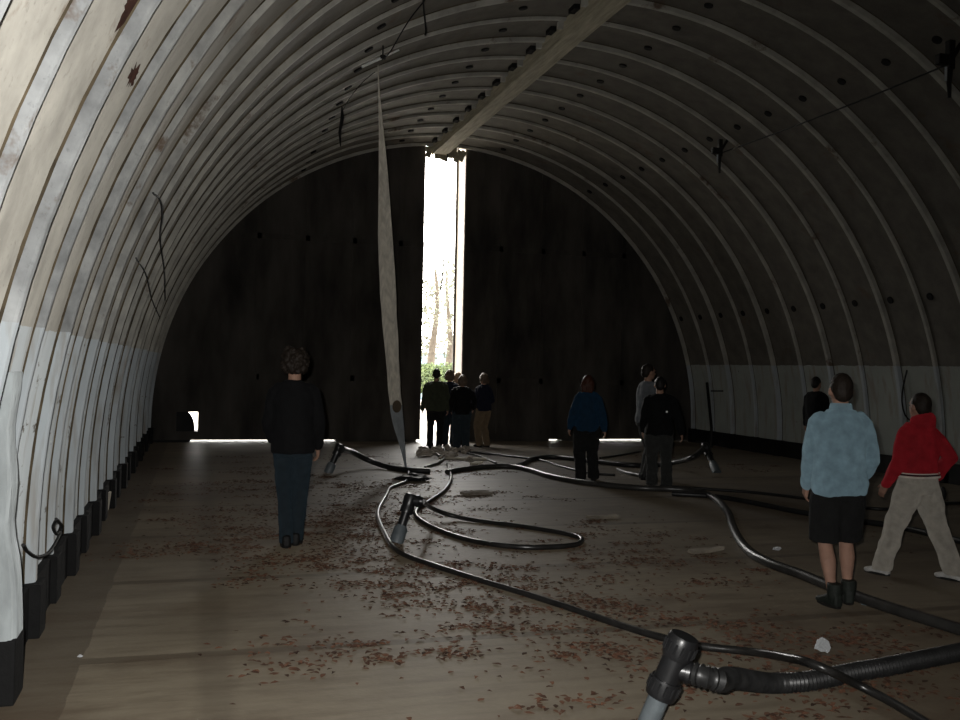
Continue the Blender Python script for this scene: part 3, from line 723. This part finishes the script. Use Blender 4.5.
    for (sh, el, wr_), sx in zip(arms, (-1, 1)):
        add_tube(bm, [sh+Vector((-sx*.03*H, 0, -.01*H)), sh, sh.lerp(el, .4), el, el.lerp(wr_, .35), wr_], [.028*H, .031*H, .026*H, .023*H, .024*H, .016*H], 14, True)
        d = (wr_-el).normalized(); d = (d+Vector((0, .12, -.25))).normalized()
        n = Vector((-sx, .15, 0)); n = (n-d*n.dot(d)).normalized(); s_ = d.cross(n).normalized()
        if s_.y < 0: s_ = -s_                                 # thumb side to the front
        palm = wr_ + d*(.028*H)
        for kx in (-1.2, -.4, .4, 1.2):                       # palm slab
            add_tube(bm, [wr_+s_*(kx*.006*H), palm+s_*(kx*.0098*H), wr_+d*(.052*H)+s_*(kx*.0115*H)], [.011*H, .0105*H, .0088*H], 8, True)
        fr = .0053*H if voxel < .009 else .0062*H
        for kx, ln in ((-1.45, .036), (-.48, .045), (.48, .049), (1.45, .044)):
            p = wr_+d*(.050*H)+s_*(kx*.0096*H); dd = (d+s_*kx*.05).normalized(); P = [p]; c_ = .30
            for q in range(3):
                dd = (dd+n*c_).normalized(); p = p+dd*(ln*H*(.42, .33, .25)[q]); P.append(p); c_ = .45
            add_tube(bm, P, [fr*1.05, fr, fr*.95, fr*.85], 8, True)
        p = wr_+d*(.016*H)+s_*(.013*H); add_tube(bm, [p, p+(d*.5+s_*.75+n*.35).normalized()*.022*H, p+(d*.5+s_*.75+n*.35).normalized()*.022*H+(d*.9+s_*.25+n*.4).normalized()*.024*H], [.0085*H, .0075*H, .006*H], 8, True)
    link_mesh('body', bake(bm, min(voxel, .008), 3), sk, root)
    for sx in (-1, 1):
        bm = BM(); ell(bm, (sx*.017, .0475, .931), (.0065, .0065, .0055)); obj('eye', bm, cm('eye_dark', (.03, .022, .018), .3), root, smooth=True)
    # ---- hair
    bm = BM()
    hz = {'short': .049, 'buzz': .048, 'curly': .066, 'long': .052, 'bob': .054, 'ponytail': .051}[hair]
    ell(bm, (0, -.012, .945), (hz, .058+(hz-.049), .062+(hz-.049)*.6)); ell(bm, (0, -.034, .920), (hz*.86, .034, .042))
    if hair == 'curly':
        rr = random.Random(seed)
        for k in range(130):
            a = rr.uniform(0, 2*PI); zz = rr.uniform(-.05, .062); rad = math.sqrt(max(.05, 1-(zz/.075)**2)); y = -.012+.062*rad*math.sin(a)
            if y > .028 and zz < .03: continue
            ell(bm, (.064*rad*math.cos(a), y*1.1, .944+zz*1.1), (rr.uniform(.008, .015),)*3)
    if hair in ('long', 'bob'):
        lo = .845 if hair == 'long' else .872
        for x_ in (-.036, -.018, 0, .018, .036): add_tube(bm, [hd_((x_, -.035, .94)), hd_((x_*1.15, -.050, .90)), hd_((x_*1.1, -.048, lo))], [.022*H, .020*H, .012*H], 10, True)
        for sx in (-1, 1): add_tube(bm, [hd_((sx*.043, .0, .95)), hd_((sx*.050, .004, .91)), hd_((sx*.046, -.004, lo+.01))], [.014*H, .014*H, .009*H], 10, True)
    if hair == 'ponytail': add_tube(bm, [hd_((0, -.06, .95)), hd_((0, -.085, .93)), hd_((0, -.085, .88)), hd_((0, -.075, .845))], [.014*H, .018*H, .016*H, .006*H], 10, True)
    link_mesh('hair', bake(bm, .007, 2, .006 if hair == 'curly' else .0025, (60, 60, 30), seed), hair_c, root)
    # ---- top
    bm = BM(); e = .012*loose; torso(bm, e, hem, .845, .25)
    for (sh, el, wr_), sx in zip(arms, (-1, 1)):
        cuff = el.lerp(wr_, .97)
        add_tube(bm, [sh+Vector((-sx*.050*H, 0, .004*H)), sh+Vector((-sx*.018*H, 0, .004*H)), sh+Vector((sx*.002*H, 0, -.014*H)), sh.lerp(el, .35), sh.lerp(el, .7), el, el.lerp(wr_, .4), el.lerp(wr_, .8), cuff],
                 [q*H*(1+(loose-1)*.25) for q in (.032, .038, .040, .040, .037, .036, .035, .030, .026)], 16, True)
    add_tube(bm, [bend(S(0, -.006, .80)), bend(S(0, -.008, .85))], [.060*H, .041*H], 16)
    jk = link_mesh(top_name, bake(bm, voxel, 5, .010*loose, (8, 8, 5), seed), top_c, root)
    if collar:
        bm = BM(); loft(bm, [ring_pts(bend(S(0, -.007, z)), Vector((0, 0, 1)), r*H, 24) for z, r in ((.835, .052), (.845, .050), (.872, .044), (.874, .040))])
        obj('collar', bm, top_c, jk, smooth=True)
    if hood:
        bm = BM()
        for k in range(9):
            a = PI*(1.0+k/8.0); add_ell(bm, bend(S(.052*math.cos(a), -.014+.046*math.sin(a), .848+.010*math.sin(-a))), (.026*H, .028*H, (.030+.012*abs(math.sin(a)))*H))
        add_ell(bm, bend(S(0, -.062, .835)), (.050*H, .030*H, .045*H))
        link_mesh('hood', bake(bm, voxel, 5, .006, (12, 12, 12), seed), top_c, jk)
    if band:
        for z0_, z1_, mm in ((hem-.004, hem+.006, 'pale_band'), (hem+.0075, hem+.016, 'dark_band'), (hem+.017, hem+.022, 'pale_band')):
            bm = BM(); torso(bm, e*1.28, z0_, z1_, .25); obj('hem_band', bm, cm(mm, (.62, .56, .50) if mm == 'pale_band' else (.03, .015, .015)), jk, smooth=True)
    if badge:
        bm = BM(); c_ = bend(S(.062, -.084*g-.012, .69)); loft(bm, [ring_pts(c_+Vector((0, y_, 0)), Vector((0, 1, 0)), .016, 16) for y_ in (-.012, .03)])
        obj('round_badge', bm, M['lamp'], jk)
    # ---- legs
    bm = BM()
    tz = .565
    rings = []
    torso(bm, .007, .458, tz)
    for (hip, knee, ank), sx in zip(legs, (-1, 1)):
        if shorts:
            kk = hip.lerp(knee, .93)
            add_tube(bm, [hip+S(0, 0, .02), hip.lerp(knee, .3), hip.lerp(knee, .65), kk], [.060*H*g, .064*H*g, .066*H, .067*H], 18)
        else:
            lw = legw*(1+(loose-1)*.3)
            add_tube(bm, [hip+S(0, 0, .02), hip.lerp(knee, .35), hip.lerp(knee, .75), knee, knee.lerp(ank, .35)+Vector((0, -.006*H, 0)), knee.lerp(ank, .75), ank+S(0, -.004, -.012), ank+S(0, -.004, -.026)],
                     [q*H*lw for q in (.058*g, .056*g, .048, .044, .043, .041, .041, .042)], 18)
    link_mesh('shorts' if shorts else 'trousers', bake(bm, voxel, 4, .008*loose, (10, 10, 6), seed+7), leg_c, root)
    # ---- shoes
    shm = cm(shoe_c[0], shoe_c[1], .6, .25, 20)
    for (hip, knee, ank), sx, tw, li in zip(legs, (-1, 1), toe, lift):
        TM = Matrix.Rotation(tw, 4, 'Z'); o = Vector((ank.x, ank.y, li*H)); sc = .155*H/.27
        def sp(x, y, z): return o + TM @ (Vector((x, y, z))*sc)
        rings = []
        for y, w, zb, zt in ((-.085, .020, .012, .075), (-.075, .034, .004, .105), (-.045, .041, 0, .118), (0, .042, 0, .112), (.05, .045, 0, .088), (.10, .050, 0, .066), (.145, .046, .002, .056), (.175, .032, .008, .044), (.186, .016, .014, .034)):
            rings.append([sp(w*math.copysign(abs(math.cos(a))**.6, math.cos(a)), y, (zb+zt)/2+(zt-zb)/2*math.copysign(abs(math.sin(a))**.7, math.sin(a))) for a in [2*PI*k/18 for k in range(18)]])
        bm = BM(); loft(bm, rings)
        if bootH: add_tube(bm, [sp(0, -.02, .07), sp(0, -.022, .11), sp(0, -.024, .11+bootH)], [.050*sc, .056*sc, .056*sc], 16)
        s_ob = link_mesh('boot' if bootH else 'shoe', bake(bm, .007, 2), shm, root)
        bm = BM(); rings = [[sp(w*1.06*math.cos(a), yc+ln*math.sin(a), z) for a in [2*PI*k/24 for k in range(24)]] for z, w, yc, ln in ((0.0, .046, .048, .135), (.018, .048, .048, .138), (.022, .044, .048, .132))]
        loft(bm, rings); obj('sole', bm, cm(*sole) if sole else cm('dark_sole', (.012, .011, .010)), s_ob)
    return root

HB = cm('dark_brown_hair', (.022, .016, .012), .6); HBL = cm('black_hair', (.012, .010, .009), .5); HRED = cm('auburn_hair', (.050, .017, .009), .5); HBLO = cm('fair_hair', (.32, .22, .13), .5); HGR = cm('grey_brown_hair', (.12, .085, .06), .5)
BLACK = cm('black_knit', (.005, .005, .0055)); JEANS = cm('dark_blue_denim', (.016, .025, .032)); JEANS2 = cm('worn_blue_denim', (.030, .042, .052)); BLKT = cm('black_cotton', (.012, .012, .012))
OLIVE = cm('olive_canvas', (.050, .056, .034)); NAVY = cm('navy_wool', (.012, .014, .028)); TAN = cm('tan_cotton', (.20, .145, .09)); BLUE = cm('deep_blue_fleece', (.008, .032, .065)); GREY = cm('grey_shirt_cotton', (.13, .14, .15))
LBLUE = cm('light_blue_fleece', (.22, .33, .39)); RED = cm('red_fleece', (.34, .016, .024)); BEIGE = cm('beige_cotton', (.42, .39, .34)); CHAR = cm('charcoal_cotton', (.035, .036, .034))
FW = -yaw                                                     # facing away down the view axis

person('person with bushy dark hair in a black sweater and jeans walking alone at left', 291, 546, 1.88, FW+.15, BLACK, JEANS, HB, 'curly', feet=((-.024, -.02), (.024, .05)), hands=((-.11, .14, .53), (.125, .10, .50)), hem=.475, top_name='sweater', seed=2, voxel=.009, elbow_out=.5, legw=.88, wid=.92, toe=(.1, -.1))
person('person in an olive jacket and dark trousers, leftmost in the bright door gap', 435, 448, 1.70, FW+.05, OLIVE, BLKT, HBL, 'short', feet=((-.065, 0), (.05, 0)), hands=((-.17, .03, .47), (.15, .06, .49)), hem=.47, loose=1.7, girth=1.08, seed=3, legw=.86)
person('person in a dark coat standing second from left in the door gap', 448.5, 446, 1.68, FW-.2, NAVY, JEANS, HGR, 'bob', hem=.40, loose=1.4, seed=4, feet=((-.05, 0), (.05, .03)), top_name='coat')
person('fair haired person almost hidden between the others in the door gap', 456.5, 444.5, 1.62, FW-.1, NAVY, JEANS2, HBLO, 'bob', seed=5, loose=1.2)
person('person in a black jacket and blue jeans, right of the olive jacket at the gap', 461, 449, 1.58, FW+.1, BLACK, JEANS2, HGR, 'bob', hem=.47, loose=1.6, girth=1.06, seed=6, feet=((-.06, 0), (.065, .01)), hands=((-.13, .12, .52), (.16, .03, .55)), legw=1.12, head=(.1, .15))
person('person in a navy jacket and tan trousers standing right of the door group', 483, 447, 1.62, FW+.75, NAVY, TAN, HGR, 'bob', hem=.49, loose=1.3, seed=7, feet=((-.05, .02), (.05, -.02)), hands=((-.10, .14, .60), (.12, .12, .58)), lean=.04, legw=1.05)
person('woman with auburn hair in a blue top and black trousers at centre right', 586, 481, 1.66, FW+.10, BLUE, BLKT, HRED, 'long', hem=.47, loose=1.5, seed=8, feet=((-.055, -.03), (.085, .06)), hands=((-.155, .05, .50), (.175, .02, .49)), legw=1.12, head=(-.35, 0), toe=(.1, -.25), wid=.9)
person('man in a grey shirt half hidden behind the person in black', 645.5, 479, 1.86, FW-1.15, GREY, CHAR, HB, 'short', hem=.49, loose=1.1, seed=9, feet=((-.05, .02), (.05, -.03)), hands=((-.12, .06, .48), (.12, .08, .48)), lean=.03, top_name='shirt')
person('person in a black jacket with a bright round badge, at centre right', 658, 487, 1.66, FW-.15, BLACK, CHAR, HBL, 'short', hem=.475, loose=1.7, girth=1.08, seed=10, feet=((-.055, 0), (.075, .03)), hands=((-.14, .12, .50), (.20, -.02, .50)), badge=True, legw=1.0)
person('dark haired man in a black jacket half hidden behind the light blue jacket', 815, 470.5, 1.70, FW-.9, BLACK, BLKT, HBL, 'short', seed=11, loose=1.2)
person('man in a light blue jacket, black shorts and boots seen from behind', 837, 604, 1.755, FW-.05, LBLUE, BLKT, HB, 'buzz', feet=((-.035, -.05), (.055, .03)), hands=((-.105, .12, .50), (.115, .10, .52)), hem=.475, loose=1.35, girth=1.02, wid=.96, shorts=True, shoe_c=('dark_leather_boot', (.022, .026, .022)), bootH=.07, collar=True, voxel=.008, seed=12, elbow_out=.45, skin=(.38, .22, .16), toe=(.3, -.15), legw=.95)
person('person in a red hooded top, beige trousers and white trainers walking at right', 916, 577, 1.60, FW+.55, RED, BEIGE, HB, 'short', feet=((-.12, .13), (.11, -.15)), hands=((-.13, .10, .50), (.16, .01, .53)), hem=.55, loose=1.6, girth=1.04, hood=True, band=True, shoe_c=('white_trainer', (.55, .54, .52)), voxel=.008, seed=13, head=(-.2, .05), legw=1.05, skin=(.32, .18, .13), sole=('black_sole', (.02, .02, .02)), wid=1.05)
# dark pouch in the right hand of the person in red
bm = BM(); add_ell(bm, (0, 0, 0), (.032, .026, .075), 14, 10); o = obj('pouch', bm, M['cable'], None, smooth=True); o.location = at_y(943, 494, 7.85)
tag(o, 'small black pouch hanging from the hand beside the beige trousers', 'pouch')

# ------------------------------------------------------------------ outside
def foliage(bm, c, r, n, s, rr):
    for _ in range(n):
        d = Vector((rr.gauss(0, 1), rr.gauss(0, 1), rr.gauss(0, 1))).normalized()*(rr.random()**0.4)
        p = Vector(c)+Vector((d.x*r[0], d.y*r[1], d.z*r[2])); a = Vector((rr.gauss(0, 1), rr.gauss(0, 1), rr.gauss(0, 1))).normalized(); b = a.orthogonal().normalized(); k = s*rr.uniform(.6, 1.3)
        v = [bm.verts.new(p+q) for q in (a*k, b*k*.5, -a*k, -b*k*.5)]; bm.faces.new(v)
def tree(px, Y, h, label, pale, sd):
    rr = random.Random(sd); b = at_y(px, 380, Y); root = thing('tree', label, 'tree', (b.x, Y, -0.02), 0)
    bm = BM(); pts = [Vector((0.12*math.sin(k*.8+sd), 0, h*.85*k/8)) for k in range(9)]; add_tube(bm, pts, [.22-.02*k for k in range(9)], 12); obj('trunk', bm, M['bark'], root, smooth=True)
    bm = BM()
    for k in range(9):
        a = rr.uniform(0, 6.28); z = h*(.38+.55*k/9); q = rr.uniform(.8, 1.9); foliage(bm, (q*math.cos(a), q*math.sin(a), z), (1.2, 1.2, .7), 110, .12, rr)
        pts_ = [Vector((0, 0, z-.4)), Vector((q*.6*math.cos(a), q*.6*math.sin(a), z-.15)), Vector((q*math.cos(a), q*math.sin(a), z))]
    obj('crown', bm, M['foliage_pale' if pale else 'foliage'], root)
tree(433, 40, 7.0, 'slim pale leaved tree seen through the left of the door gap', True, 3)
tree(447, 46, 7.6, 'brown trunked tree seen through the middle of the door gap', True, 5)
tree(458, 58, 8, 'farther tree seen at the right of the door gap', True, 9)
for px, Y, r, lab, sd in ((446, 33, .95, 'round green bush in the door gap above the heads', 1), (429, 36, .7, 'small green bush at the left of the door gap', 2)):
    rr = random.Random(sd); b = at_y(px, 366, Y); bm = BM(); foliage(bm, (0, 0, 1.30), (r, r, .62), 2200, .08, rr)
    root = thing('bush', lab, 'bush', (b.x, Y, -0.02)); obj('leaves', bm, M['foliage'], root)
    bm = BM(); [add_tube(bm, [Vector((0, 0, 0)), Vector((.3*math.cos(k*1.3), .3*math.sin(k*1.3), 1.2))], .03, 6) for k in range(5)]; obj('stem', bm, M['bark'], root)
b = at_y(438, 350, 50); root = thing('hut', 'low hut with a white roof beyond the bushes outside', 'hut', (b.x, 51, -0.02))
zr = at_y(438, 349, 50).z
bm = BM(); add_box(bm, (0, 0, (zr-.2)/2), (6, 3, zr-.2)); obj('wall', bm, M['hut_wall'], root)
bm = BM(); add_box(bm, (0, 0, zr), (6.6, 3.6, .40)); obj('roof', bm, M['hut_roof'], root, bevel=.03)

# ------------------------------------------------------------------ light
w = bpy.data.worlds.new('overcast'); SC.world = w; w.use_nodes = True
bg = w.node_tree.nodes['Background']; bg.inputs[0].default_value = (1.0, .97, .92, 1); bg.inputs[1].default_value = 20.0
def portal(c, sx, sy):
    l = bpy.data.lights.new('portal', 'AREA'); l.shape = 'RECTANGLE'; l.size = sx; l.size_y = sy; l.cycles.is_portal = True
    o = bpy.data.objects.new('portal', l); C.objects.link(o); o.location = c; o.rotation_euler = (-PI/2, 0, 0)   # facing -Y, into the shelter
portal(((XL1+XR0)/2, YD+DT+.02, 3.45), XR0-XL1+.02, 6.9)
portal((3.0, YD+DT+.02, .04), 7.0, .09)
fl_ = bpy.data.lights.new('camera_flash', 'SPOT'); fl_.energy = 1200; fl_.spot_size = math.radians(150); fl_.spot_blend = 1.0; fl_.shadow_soft_size = 0.02; fl_.color = (1, .98, .95)
fo = bpy.data.objects.new('camera_flash', fl_); C.objects.link(fo); fo.location = EYE + u2*0.07 - r2*0.07
fo.rotation_euler = (fwd*1.0 - r2*0.58 - u2*0.32).to_track_quat('-Z', 'Y').to_euler()

SC.view_settings.view_transform = 'Standard'; SC.view_settings.look = 'None'; SC.view_settings.exposure = 0; SC.view_settings.gamma = 1
SC.view_settings.use_curve_mapping = False
